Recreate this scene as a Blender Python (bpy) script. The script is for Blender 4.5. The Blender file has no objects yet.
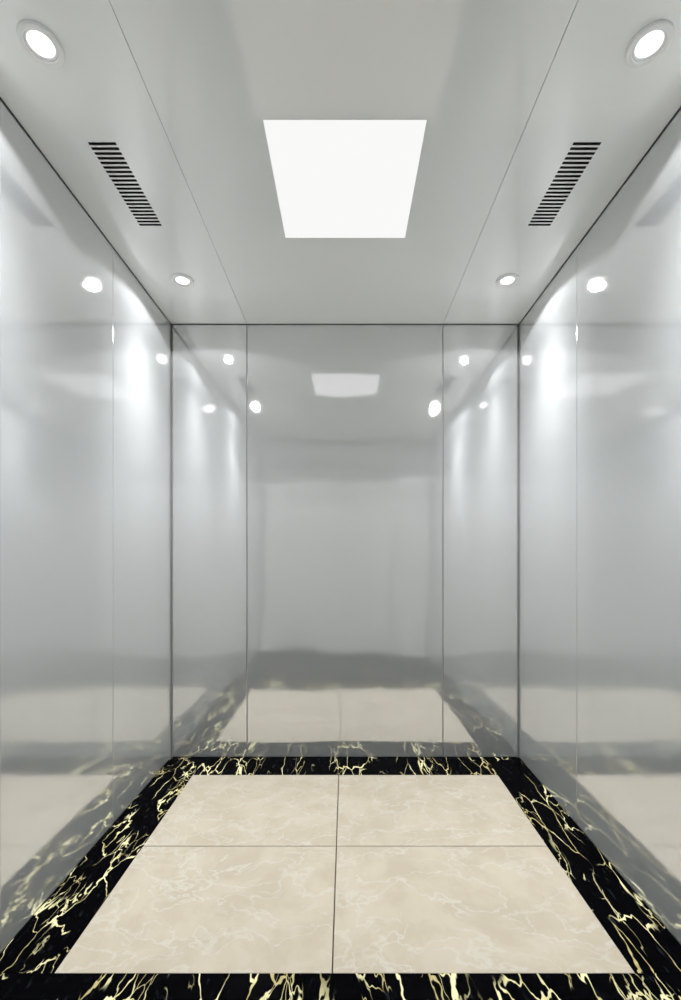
import bpy, bmesh, math
from mathutils import Vector

# ------------------------------------------------------------------ layout (metres)
FPX = 440.0                       # focal length in pixels of the 681x1000 frame
CAM_Z = 1.0908
H = 2.350                         # ceiling height
XL, XR = -0.9497, 0.9390          # faces of the side walls
YB, YF = 2.388, -0.10             # faces of the back wall and the front wall
S1, S2 = -0.537, 0.526            # seams shared by the ceiling and the back wall
TX0, TX1, TY0, TY1 = -0.763, 0.756, 1.151, 2.192   # cream tile field
TXM, TYM = -0.036, 1.655

scene = bpy.context.scene
COL = scene.collection


# ------------------------------------------------------------------ node helpers
def new_mat(name):
    m = bpy.data.materials.new(name)
    m.use_nodes = True
    nt = m.node_tree
    nt.nodes.clear()
    out = nt.nodes.new('ShaderNodeOutputMaterial')
    return m, nt, out


def N(nt, typ, **kw):
    n = nt.nodes.new(typ)
    for k, v in kw.items():
        if k.startswith('i_'):
            n.inputs[k[2:].replace('_', ' ')].default_value = v
        else:
            setattr(n, k, v)
    return n


def math_node(nt, op, a, b=None, clamp=False):
    n = nt.nodes.new('ShaderNodeMath')
    n.operation = op
    n.use_clamp = clamp
    for k, v in enumerate((a, b)):
        if v is None:
            continue
        if isinstance(v, (int, float)):
            n.inputs[k].default_value = v
        else:
            nt.links.new(v, n.inputs[k])
    return n.outputs[0]


def ramp(nt, src, lo, hi, a=0.0, b=1.0):
    n = nt.nodes.new('ShaderNodeMapRange')
    n.interpolation_type = 'SMOOTHSTEP'
    n.inputs['From Min'].default_value = lo
    n.inputs['From Max'].default_value = hi
    n.inputs['To Min'].default_value = a
    n.inputs['To Max'].default_value = b
    nt.links.new(src, n.inputs['Value'])
    return n.outputs[0]


def steel(name, diff, gloss, refl, rough, wave=0.0, wave_scale=2.5):
    """Sheet steel: a satin layer that mirrors over a soft grey body."""
    m, nt, out = new_mat(name)
    d = N(nt, 'ShaderNodeBsdfDiffuse')
    d.inputs['Color'].default_value = (*diff, 1)
    g = N(nt, 'ShaderNodeBsdfAnisotropic')
    g.distribution = 'BECKMANN'
    g.inputs['Color'].default_value = (*gloss, 1)
    g.inputs['Roughness'].default_value = rough
    mix = N(nt, 'ShaderNodeMixShader')
    mix.inputs[0].default_value = refl
    nt.links.new(d.outputs[0], mix.inputs[1])
    nt.links.new(g.outputs[0], mix.inputs[2])
    nt.links.new(mix.outputs[0], out.inputs[0])
    tc = N(nt, 'ShaderNodeTexCoord')
    # very fine rolling grain in the roughness
    mp = N(nt, 'ShaderNodeMapping')
    mp.inputs['Scale'].default_value = (60, 60, 60)
    nt.links.new(tc.outputs['Object'], mp.inputs[0])
    gn = N(nt, 'ShaderNodeTexNoise', i_Scale=4.0, i_Detail=3.0)
    nt.links.new(mp.outputs[0], gn.inputs['Vector'])
    r = ramp(nt, gn.outputs[0], 0.3, 0.7, rough * 0.92, rough * 1.08)
    nt.links.new(r, g.inputs['Roughness'])
    if wave > 0:
        nz = N(nt, 'ShaderNodeTexNoise', i_Scale=wave_scale, i_Detail=1.0, i_Roughness=0.4)
        nt.links.new(tc.outputs['Object'], nz.inputs['Vector'])
        b = N(nt, 'ShaderNodeBump')
        b.inputs['Strength'].default_value = 1.0
        b.inputs['Distance'].default_value = wave
        nt.links.new(nz.outputs[0], b.inputs['Height'])
        nt.links.new(b.outputs[0], g.inputs['Normal'])
    return m


def plain(name, col, rough=0.6, spec=0.3, metal=0.0):
    m, nt, out = new_mat(name)
    p = N(nt, 'ShaderNodeBsdfPrincipled')
    p.inputs['Base Color'].default_value = (*col, 1)
    p.inputs['Roughness'].default_value = rough
    p.inputs['Specular IOR Level'].default_value = spec
    p.inputs['Metallic'].default_value = metal
    nt.links.new(p.outputs[0], out.inputs[0])
    return m


def glow(name, col, strength):
    m, nt, out = new_mat(name)
    e = N(nt, 'ShaderNodeEmission')
    e.inputs['Color'].default_value = (*col, 1)
    e.inputs['Strength'].default_value = strength
    nt.links.new(e.outputs[0], out.inputs[0])
    return m


def warped(nt, scale_xyz, warp, warp_scale, loc=(0, 0, 0), detail=4.0):
    """Object coordinates, stretched and pushed about by noise."""
    tc = N(nt, 'ShaderNodeTexCoord')
    mp = N(nt, 'ShaderNodeMapping')
    mp.inputs['Location'].default_value = loc
    mp.inputs['Scale'].default_value = scale_xyz
    nt.links.new(tc.outputs['Object'], mp.inputs[0])
    nz = N(nt, 'ShaderNodeTexNoise', i_Scale=warp_scale, i_Detail=detail, i_Roughness=0.55)
    nt.links.new(mp.outputs[0], nz.inputs['Vector'])
    sub = N(nt, 'ShaderNodeVectorMath', operation='SUBTRACT')
    nt.links.new(nz.outputs['Color'], sub.inputs[0])
    sub.inputs[1].default_value = (0.5, 0.5, 0.5)
    sc = N(nt, 'ShaderNodeVectorMath', operation='SCALE')
    sc.inputs['Scale'].default_value = warp
    nt.links.new(sub.outputs[0], sc.inputs[0])
    ad = N(nt, 'ShaderNodeVectorMath', operation='ADD')
    nt.links.new(mp.outputs[0], ad.inputs[0])
    nt.links.new(sc.outputs[0], ad.inputs[1])
    return mp.outputs[0], ad.outputs[0]


def black_marble(name, scale_xy, seed, keep=0.47, warp=0.14, cell=12.0):
    """Black marble with broken, branching, cream-gold veins."""
    m, nt, out = new_mat(name)
    raw, vec = warped(nt, (scale_xy[0], scale_xy[1], 1.0), warp, 8.0, (seed, seed * 0.7, 0.0))
    vo = N(nt, 'ShaderNodeTexVoronoi', feature='DISTANCE_TO_EDGE', i_Scale=cell)
    nt.links.new(vec, vo.inputs['Vector'])
    vo2 = N(nt, 'ShaderNodeTexVoronoi', feature='DISTANCE_TO_EDGE', i_Scale=cell * 1.9)
    nt.links.new(vec, vo2.inputs['Vector'])
    nb = N(nt, 'ShaderNodeTexNoise', i_Scale=16.0, i_Detail=3.0)       # how wide a vein is here
    nt.links.new(raw, nb.inputs['Vector'])
    nm = N(nt, 'ShaderNodeTexNoise', i_Scale=5.5, i_Detail=2.0)       # where veins run at all
    nt.links.new(raw, nm.inputs['Vector'])
    width = ramp(nt, nb.outputs[0], 0.52, 0.78, 0.020, 0.085)
    a = math_node(nt, 'DIVIDE', vo.outputs['Distance'], width)
    v1 = ramp(nt, a, 0.55, 1.0, 1.0, 0.0)
    mask = ramp(nt, nm.outputs[0], keep, keep + 0.05)
    v1 = math_node(nt, 'MULTIPLY', v1, mask)
    nm2 = N(nt, 'ShaderNodeTexNoise', i_Scale=9.0, i_Detail=2.0)
    mp2 = N(nt, 'ShaderNodeMapping')
    mp2.inputs['Location'].default_value = (7.3, 2.1, 0)
    nt.links.new(raw, mp2.inputs[0])
    nt.links.new(mp2.outputs[0], nm2.inputs['Vector'])
    w2 = ramp(nt, nb.outputs[0], 0.5, 0.72, 0.022, 0.09)
    b = math_node(nt, 'DIVIDE', vo2.outputs['Distance'], w2)
    v2 = ramp(nt, b, 0.4, 1.0, 0.8, 0.0)
    v2 = math_node(nt, 'MULTIPLY', v2, ramp(nt, nm2.outputs[0], 0.53, 0.58))
    v = math_node(nt, 'MAXIMUM', v1, v2)
    # faint specks and clouding in the black
    ns = N(nt, 'ShaderNodeTexNoise', i_Scale=60.0, i_Detail=4.0)
    nt.links.new(raw, ns.inputs['Vector'])
    cl = N(nt, 'ShaderNodeMix', data_type='RGBA')
    cl.inputs['A'].default_value = (0.0008, 0.0008, 0.0012, 1)
    cl.inputs['B'].default_value = (0.012, 0.015, 0.020, 1)
    nt.links.new(ramp(nt, ns.outputs[0], 0.60, 0.80), cl.inputs['Factor'])
    # vein colour runs from olive gold at the thin places to pale cream at the thick ones
    vc = N(nt, 'ShaderNodeMix', data_type='RGBA')
    vc.inputs['A'].default_value = (0.32, 0.275, 0.13, 1)
    vc.inputs['B'].default_value = (0.58, 0.55, 0.32, 1)
    nt.links.new(ramp(nt, nb.outputs[0], 0.40, 0.60), vc.inputs['Factor'])
    mx = N(nt, 'ShaderNodeMix', data_type='RGBA')
    nt.links.new(v, mx.inputs['Factor'])
    nt.links.new(cl.outputs['Result'], mx.inputs['A'])
    nt.links.new(vc.outputs['Result'], mx.inputs['B'])
    p = N(nt, 'ShaderNodeBsdfPrincipled')
    p.inputs['Roughness'].default_value = 0.25
    p.inputs['Specular IOR Level'].default_value = 0.01
    nt.links.new(mx.outputs['Result'], p.inputs['Base Color'])
    nt.links.new(p.outputs[0], out.inputs[0])
    return m


def cream_marble(name, seed):
    m, nt, out = new_mat(name)
    raw, vec = warped(nt, (1, 1, 1), 0.22, 3.0, (seed, seed * 1.7, 0.0), 5.0)
    cloud = N(nt, 'ShaderNodeTexNoise', i_Scale=7.0, i_Detail=7.0, i_Roughness=0.62)
    nt.links.new(vec, cloud.inputs['Vector'])
    base = N(nt, 'ShaderNodeMix', data_type='RGBA')
    base.inputs['A'].default_value = (*CREAM_A, 1)
    base.inputs['B'].default_value = (*CREAM_B, 1)
    nt.links.new(ramp(nt, cloud.outputs[0], 0.35, 0.65), base.inputs['Factor'])
    nm = N(nt, 'ShaderNodeTexNoise', i_Scale=4.0, i_Detail=3.0)
    nt.links.new(raw, nm.inputs['Vector'])

    def wisps(scale, off, half, amount, m0, m1):
        mp = N(nt, 'ShaderNodeMapping')
        mp.inputs['Location'].default_value = off
        mp.inputs['Rotation'].default_value = (0, 0, off[0])
        mp.inputs['Scale'].default_value = (1.0, 1.7, 1.0)
        nt.links.new(vec, mp.inputs[0])
        n = N(nt, 'ShaderNodeTexNoise', i_Scale=scale, i_Detail=6.0, i_Roughness=0.5)
        nt.links.new(mp.outputs[0], n.inputs['Vector'])
        r = math_node(nt, 'ABSOLUTE', math_node(nt, 'SUBTRACT', n.outputs[0], 0.5))
        return math_node(nt, 'MULTIPLY', ramp(nt, r, 0.0, half, amount, 0.0), ramp(nt, nm.outputs[0], m0, m1))

    v = math_node(nt, 'MAXIMUM', wisps(2.2, (0.5, 1.0, 0), 0.010, 0.9, 0.40, 0.58),
                  wisps(4.5, (2.1, 4.0, 0), 0.022, 0.7, 0.62, 0.44))
    v = math_node(nt, 'MAXIMUM', v, wisps(3.0, (3.6, 7.0, 0), 0.007, 1.0, 0.45, 0.50))
    v = math_node(nt, 'MULTIPLY', v, 0.7)
    mx = N(nt, 'ShaderNodeMix', data_type='RGBA')
    nt.links.new(v, mx.inputs['Factor'])
    nt.links.new(base.outputs['Result'], mx.inputs['A'])
    mx.inputs['B'].default_value = (*CREAM_V, 1)
    p = N(nt, 'ShaderNodeBsdfPrincipled')
    p.inputs['Roughness'].default_value = 0.35
    p.inputs['Specular IOR Level'].default_value = 0.10
    nt.links.new(mx.outputs['Result'], p.inputs['Base Color'])
    nt.links.new(p.outputs[0], out.inputs[0])
    return m


CREAM_A = (0.296, 0.265, 0.208)
CREAM_B = (0.336, 0.303, 0.245)
CREAM_V = (0.370, 0.362, 0.322)

SIDE = steel('side_wall_steel', (0.50, 0.52, 0.53), (0.99, 0.99, 0.99), 0.53, 0.105, 0.0012, 2.0)
BACK = steel('back_wall_steel', (0.42, 0.435, 0.44), (0.99, 0.99, 0.99), 0.53, 0.08, 0.0075, 2.3)
FRONT = steel('front_wall_steel', (0.80, 0.81, 0.81), (0.95, 0.95, 0.95), 0.30, 0.5)
CEIL = steel('ceiling_steel', (0.955, 0.97, 0.97), (0.98, 0.98, 0.98), 0.20, 0.08, 0.0008, 2.0)
GAP = plain('shadow_gap', (0.24, 0.24, 0.24), 0.8, 0.1)
DUCT = plain('vent_duct', (0.05, 0.05, 0.05), 0.9, 0.05)
TRIM = plain('lamp_trim_white', (0.93, 0.93, 0.93), 0.35, 0.4)
REFLECTOR = plain('lamp_reflector', (0.85, 0.85, 0.85), 0.3, 0.5)
GROUT = plain('floor_grout', (0.10, 0.085, 0.07), 0.9, 0.1)
LENS = glow('lamp_lens_glow', (1.0, 1.0, 1.0), 2.5)
PANEL_GLOW = glow('panel_diffuser_glow', (1.0, 1.0, 0.990), 0.95)
BLACK_SIDE = black_marble('black_marble_side_strip', (1.1, 0.42), 5.4, 0.47, 0.16, 13.0)
BLACK_RIGHT = black_marble('black_marble_right_strip', (1.1, 0.32), 12.6, 0.50, 0.12, 12.0)
BLACK_BACK = black_marble('black_marble_back_strip', (1.0, 0.24), 8.2, 0.43, 0.12, 14.0)
BLACK_SILL = black_marble('black_marble_entrance_slab', (1.0, 0.5), 31.0, 0.66)
BLACK_FRONT = black_marble('black_marble_front_strip', (1.0, 0.36), 23.0, 0.46, 0.13, 12.0)


# ------------------------------------------------------------------ mesh helpers
def link(name, bm, mat, parent=None, loc=(0, 0, 0), smooth=False):
    bmesh.ops.recalc_face_normals(bm, faces=bm.faces)
    me = bpy.data.meshes.new(name)
    bm.to_mesh(me)
    bm.free()
    me.materials.append(mat)
    o = bpy.data.objects.new(name, me)
    COL.objects.link(o)
    o.location = loc
    if parent:
        o.parent = parent
    if smooth:
        for p in me.polygons:
            p.use_smooth = True
    return o


def box_bm(x0, x1, y0, y1, z0, z1, bevel=0.0, seg=2):
    bm = bmesh.new()
    bmesh.ops.create_cube(bm, size=1.0)
    for v in bm.verts:
        v.co = Vector((x0 + (v.co.x + 0.5) * (x1 - x0),
                       y0 + (v.co.y + 0.5) * (y1 - y0),
                       z0 + (v.co.z + 0.5) * (z1 - z0)))
    if bevel:
        bmesh.ops.bevel(bm, geom=list(bm.edges), offset=bevel, segments=seg, profile=0.5, affect='EDGES')
    return bm


def plate_bm(x0, x1, y0, y1, z0, z1, holes):
    """A plate with rectangular holes right through it, one closed surface."""
    xs = sorted({x0, x1, *[h[0] for h in holes], *[h[1] for h in holes]})
    ys = sorted({y0, y1, *[h[2] for h in holes], *[h[3] for h in holes]})

    def solid(i, j):
        if i < 0 or j < 0 or i >= len(xs) - 1 or j >= len(ys) - 1:
            return False
        cx, cy = (xs[i] + xs[i + 1]) / 2, (ys[j] + ys[j + 1]) / 2
        return not any(h[0] < cx < h[1] and h[2] < cy < h[3] for h in holes)

    bm = bmesh.new()
    cache = {}

    def V(i, j, k):
        if (i, j, k) not in cache:
            cache[(i, j, k)] = bm.verts.new((xs[i], ys[j], (z0, z1)[k]))
        return cache[(i, j, k)]

    for i in range(len(xs) - 1):
        for j in range(len(ys) - 1):
            if not solid(i, j):
                continue
            for k in (0, 1):
                bm.faces.new((V(i, j, k), V(i + 1, j, k), V(i + 1, j + 1, k), V(i, j + 1, k)))
            for (di, dj, a, b) in ((-1, 0, (i, j), (i, j + 1)), (1, 0, (i + 1, j), (i + 1, j + 1)),
                                   (0, -1, (i, j), (i + 1, j)), (0, 1, (i, j + 1), (i + 1, j + 1))):
                if not solid(i + di, j + dj):
                    bm.faces.new((V(*a, 0), V(*b, 0), V(*b, 1), V(*a, 1)))
    return bm


def lathe_bm(profile, seg=96, closed=True):
    bm = bmesh.new()
    rings = []
    for (r, z) in profile:
        if r < 1e-6:
            rings.append([bm.verts.new((0, 0, z))])
        else:
            rings.append([bm.verts.new((r * math.cos(2 * math.pi * k / seg), r * math.sin(2 * math.pi * k / seg), z))
                          for k in range(seg)])
    pairs = list(zip(rings, rings[1:]))
    if closed:
        pairs.append((rings[-1], rings[0]))
    for a, b in pairs:
        for k in range(seg):
            k2 = (k + 1) % seg
            if len(a) == 1 and len(b) == 1:
                continue
            if len(a) == 1:
                bm.faces.new((a[0], b[k], b[k2]))
            elif len(b) == 1:
                bm.faces.new((a[k], a[k2], b[0]))
            else:
                bm.faces.new((a[k], a[k2], b[k2], b[k]))
    return bm


def struct(o):
    o['kind'] = 'structure'
    return o


def empty(name, loc, label, cat, group=None):
    o = bpy.data.objects.new(name, None)
    o.empty_display_size = 0.05
    COL.objects.link(o)
    o.location = loc
    o['label'] = label
    o['category'] = cat
    if group:
        o['group'] = group
    return o


# ------------------------------------------------------------------ the car's shell
PT = 0.006        # sheet panel thickness
G = 0.0022        # half of the gap between two sheets
TOPG = 0.006      # shadow gap under the ceiling

# side walls: dark carcass + four tall sheets each
SEAMS_L = [YB - 0.003, 1.794, 1.208, 0.615, YF + 0.004]
SEAMS_R = [YB - 0.003, 1.790, 1.199, 0.615, YF + 0.004]
for name, x, s, seams in (('wall_left', XL, -1, SEAMS_L), ('wall_right', XR, 1, SEAMS_R)):
    xa, xb = sorted((x + s * PT, x + s * 0.05))
    w = struct(link(name, box_bm(xa, xb, YF - 0.05, YB + 0.05, -0.03, H + 0.04), GAP))
    for y1, y0 in zip(seams, seams[1:]):
        pa, pb = sorted((x, x + s * PT))
        link('sheet_panel', box_bm(pa, pb, y0 + G * 0.6, y1 - (G * 0.6 if y1 != seams[0] else 0.0), 0.002, H - TOPG,
                                   0.0012), SIDE, w)

# back wall: three sheets, wide one in the middle
w = struct(link('wall_back', box_bm(XL - PT, XR + PT, YB + PT, YB + 0.05, -0.03, H + 0.04), GAP))
for x0, x1 in ((XL + 0.009, S1 - G), (S1 + G, S2 - G), (S2 + G, XR - 0.009)):
    link('sheet_panel', box_bm(x0, x1, YB, YB + PT, 0.002, H - TOPG, 0.0014), BACK, w)

# front wall behind the camera: returns, header and a two-leaf sliding door
DW, DH = 0.55, 2.10
w = struct(link('wall_front', box_bm(XL - PT, XR + PT, YF - 0.05, YF - 0.03, -0.03, H + 0.04), GAP))
for x0, x1, z0, z1 in ((XL + 0.006, -DW, 0.002, H - TOPG), (DW, XR - 0.006, 0.002, H - TOPG),
                       (-DW, DW, DH, H - TOPG)):
    link('sheet_panel', box_bm(x0, x1, YF - PT, YF, z0, z1, 0.0012), FRONT, w)
d = struct(link('door_1', box_bm(-DW + 0.002, DW - 0.002, YF - 0.0295, YF - 0.027, 0.004, DH - 0.002), GAP))
for x0, x1 in ((-DW + 0.004, -0.001), (0.001, DW - 0.004)):
    link('door_leaf', box_bm(x0, x1, YF - 0.027, YF - 0.014, 0.006, DH - 0.004, 0.002), FRONT, d)

# ceiling: dark carcass above, three sheets with openings for the lamp and vents
PX0, PX1, PY0, PY1 = -0.2395, 0.2335, 1.2706, 1.742
VENT = 0.01645
VY0, VN, VSLOT = 1.3390, 21, 0.0106
VX = ((-0.7865, -0.7015), (0.6932, 0.7785))
VM = 0.010
vy1 = VY0 + VENT * (VN - 1) + VSLOT
c = struct(link('ceiling', plate_bm(XL - PT, XR + PT, YF - 0.03, YB + PT, H + 0.012, H + 0.03,
                [(PX0, PX1, PY0, PY1)] + [(a - VM, b + VM, VY0 - VM, vy1 + VM) for a, b in VX]), GAP))
vent_holes = [(a - VM, b + VM, VY0 - VM, vy1 + VM) for a, b in VX]
for x0, x1, holes in ((XL + 0.002, S1 - 0.0011, [vent_holes[0]]),
                      (S1 + 0.0011, S2 - 0.0011, [(PX0, PX1, PY0, PY1)]),
                      (S2 + 0.0011, XR - 0.002, [vent_holes[1]])):
    link('ceiling_panel', plate_bm(x0, x1, YF, YB - 0.002, H, H + 0.012, holes), CEIL, c)

# floor: slab in grout colour, black marble border strips and four cream marble tiles
f = struct(link('floor', box_bm(XL - PT, XR + PT, YF - 0.03, YB + PT, -0.06, -0.008), GROUT))
TB = 0.0008
link('border_strip', box_bm(XL, TX0 - 0.0006, TY0 + 0.0005, YB, -0.008, 0, TB), BLACK_SIDE, f)
link('border_strip', box_bm(TX1 + 0.0006, XR, TY0 + 0.0005, YB, -0.008, 0, TB), BLACK_RIGHT, f)
link('border_strip', box_bm(TX0, TX1, TY1 + 0.0006, YB, -0.008, 0, TB), BLACK_BACK, f)
link('border_strip', box_bm(XL, XR, 0.966, TY0 - 0.0005, -0.008, 0, TB), BLACK_FRONT, f)
link('entrance_slab', box_bm(XL, XR, YF, 0.965, -0.008, 0, TB), BLACK_SILL, f)
tg = 0.0018
for k, (x0, x1, y0, y1) in enumerate(((TX0, TXM - tg, TYM + tg, TY1), (TXM + tg, TX1, TYM + tg, TY1),
                                      (TX0, TXM - tg, TY0, TYM - tg), (TXM + tg, TX1, TY0, TYM - tg))):
    link('floor_tile', box_bm(x0, x1, y0, y1, -0.008, 0.0, 0.0012), cream_marble('cream_marble', 2.0 + 5.3 * k), f)


# ------------------------------------------------------------------ light panel
pcx, pcy = (PX0 + PX1) / 2, (PY0 + PY1) / 2
lp = empty('ceiling_light_panel', (pcx, pcy, H), 'large square white glowing light panel in the middle of the ceiling',
           'ceiling light')
hw, hd = (PX1 - PX0) / 2, (PY1 - PY0) / 2
link('diffuser', box_bm(-hw + 0.0008, hw - 0.0008, -hd + 0.0008, hd - 0.0008, 0.0, 0.006, 0.0006, 1), PANEL_GLOW, lp)
link('housing', plate_bm(-hw + 0.0003, hw - 0.0003, -hd + 0.0003, hd - 0.0003, 0.007, 0.030,
                         [(-hw + 0.01, hw - 0.01, -hd + 0.01, hd - 0.01)]), TRIM, lp)

# ------------------------------------------------------------------ vents
for (a, b), side in zip(VX, ('left', 'right')):
    cx, cy = (a + b) / 2, (VY0 + vy1) / 2
    v = empty('ceiling_vent', (cx, cy, H),
              'slotted air vent in the ceiling on the %s, beside the glowing square panel' % side, 'vent',
              'slotted ceiling vents')
    hx, hy = (b - a) / 2, (vy1 - VY0) / 2
    slots = [(-hx, hx, -hy + VENT * k, -hy + VENT * k + VSLOT) for k in range(VN)]
    e = 0.0002
    link('grille', plate_bm(-hx - VM + e, hx + VM - e, -hy - VM + e, hy + VM - e, 0.0, 0.0012, slots), CEIL, v)
    dbm = plate_bm(-hx - VM + e, hx + VM - e, -hy - VM + e, hy + VM - e, 0.004, 0.05,
                   [(-hx - 0.002, hx + 0.002, -hy - 0.002, hy + 0.002)])
    t = plate_bm(-hx - 0.002, hx + 0.002, -hy - 0.002, hy + 0.002, 0.045, 0.05, [])
    tmp = bpy.data.meshes.new('t')
    t.to_mesh(tmp)
    t.free()
    dbm.from_mesh(tmp)
    bpy.data.meshes.remove(tmp)
    link('duct', dbm, DUCT, v)

# ------------------------------------------------------------------ downlights
LIGHTS = ((-0.749, 1.081, 'round recessed downlight nearest the camera on the left side of the ceiling'),
          (0.745, 1.081, 'round recessed downlight nearest the camera on the right side of the ceiling'),
          (-0.746, 2.008, 'small round downlight in the far left corner of the ceiling'),
          (0.737, 2.008, 'small round downlight in the far right corner of the ceiling'))
SPOT_W = 174.0
BEAM_POW = 11.0
BEAM_MIN = 0.044


def make_downlight(loc, label):
    t = empty('recessed_downlight', loc, label, 'downlight', 'recessed ceiling downlights')
    ring = [(0.0490, 0.0), (0.0490, -0.0060), (0.0484, -0.0078), (0.0468, -0.0086), (0.0378, -0.0080),
            (0.0364, -0.0072), (0.0358, -0.0056), (0.0352, 0.0)]
    link('trim_ring', lathe_bm(ring), TRIM, t, smooth=True)
    refl = [(0.0356, -0.0035), (0.0352, -0.0052), (0.0340, -0.0056), (0.0305, -0.0040), (0.0290, -0.0022), (0.0290, -0.0010),
            (0.0350, -0.0008)]
    link('reflector', lathe_bm(refl), REFLECTOR, t, smooth=True)
    lens = [(0.0, -0.0038), (0.012, -0.0037), (0.022, -0.0034), (0.0280, -0.0028), (0.0289, -0.0020), (0.0288, -0.0009),
            (0.0, -0.0009)]
    link('lens', lathe_bm(lens, closed=False), LENS, t, smooth=True)
    ld = bpy.data.lights.new('downlight_lamp', 'SPOT')
    ld.energy = SPOT_W
    ld.color = (1.0, 1.0, 1.0)
    ld.spot_size = math.radians(150)
    ld.spot_blend = 0.08
    ld.shadow_soft_size = 0.018
    # beam of the lamp: strongest straight down, falling away towards the sides
    ld.use_nodes = True
    nt = ld.node_tree
    em = nt.nodes['Emission']
    tc = nt.nodes.new('ShaderNodeTexCoord')
    sp = nt.nodes.new('ShaderNodeSeparateXYZ')
    nt.links.new(tc.outputs['Normal'], sp.inputs[0])
    cz = math_node(nt, 'ABSOLUTE', sp.outputs['Z'])
    pw = math_node(nt, 'POWER', cz, BEAM_POW)
    nt.links.new(math_node(nt, 'ADD', pw, BEAM_MIN), em.inputs['Strength'])
    lo = bpy.data.objects.new('downlight_lamp', ld)
    COL.objects.link(lo)
    lo.parent = t
    lo.location = (0, 0, -0.025)
    return t


src = make_downlight((LIGHTS[0][0], LIGHTS[0][1], H), LIGHTS[0][2])
for x, y, label in LIGHTS[1:]:
    o = src.copy()
    COL.objects.link(o)
    o.location = (x, y, H)
    o['label'] = label
    for ch in list(src.children):
        q = ch.copy()
        COL.objects.link(q)
        q.parent = o

# ------------------------------------------------------------------ world, camera, view
wd = bpy.data.worlds.new('world')
scene.world = wd
wd.use_nodes = True
wd.node_tree.nodes['Background'].inputs[0].default_value = (0.5, 0.5, 0.5, 1)
wd.node_tree.nodes['Background'].inputs[1].default_value = 0.3

cam = bpy.data.cameras.new('camera')
cam.sensor_fit = 'VERTICAL'
cam.sensor_height = 24.0
cam.sensor_width = 24.0
cam.lens = 24.0 * FPX / 1000.0
cam.shift_x = -5.5 / 1000.0
cam.shift_y = 56.0 / 1000.0
cam.clip_start = 0.01
co = bpy.data.objects.new('camera', cam)
COL.objects.link(co)
co.location = (0, 0, CAM_Z)
co.rotation_euler = (math.pi / 2, 0, 0)
scene.camera = co

cy = scene.cycles
cy.max_bounces = 16
cy.diffuse_bounces = 10
cy.glossy_bounces = 8
cy.caustics_reflective = True
cy.sample_clamp_indirect = 4.0
cy.blur_glossy = 0.3
vs = scene.view_settings
vs.view_transform = 'Standard'
vs.look = 'None'
vs.gamma = 1.0
vs.exposure = 0.0
vs.use_curve_mapping = False
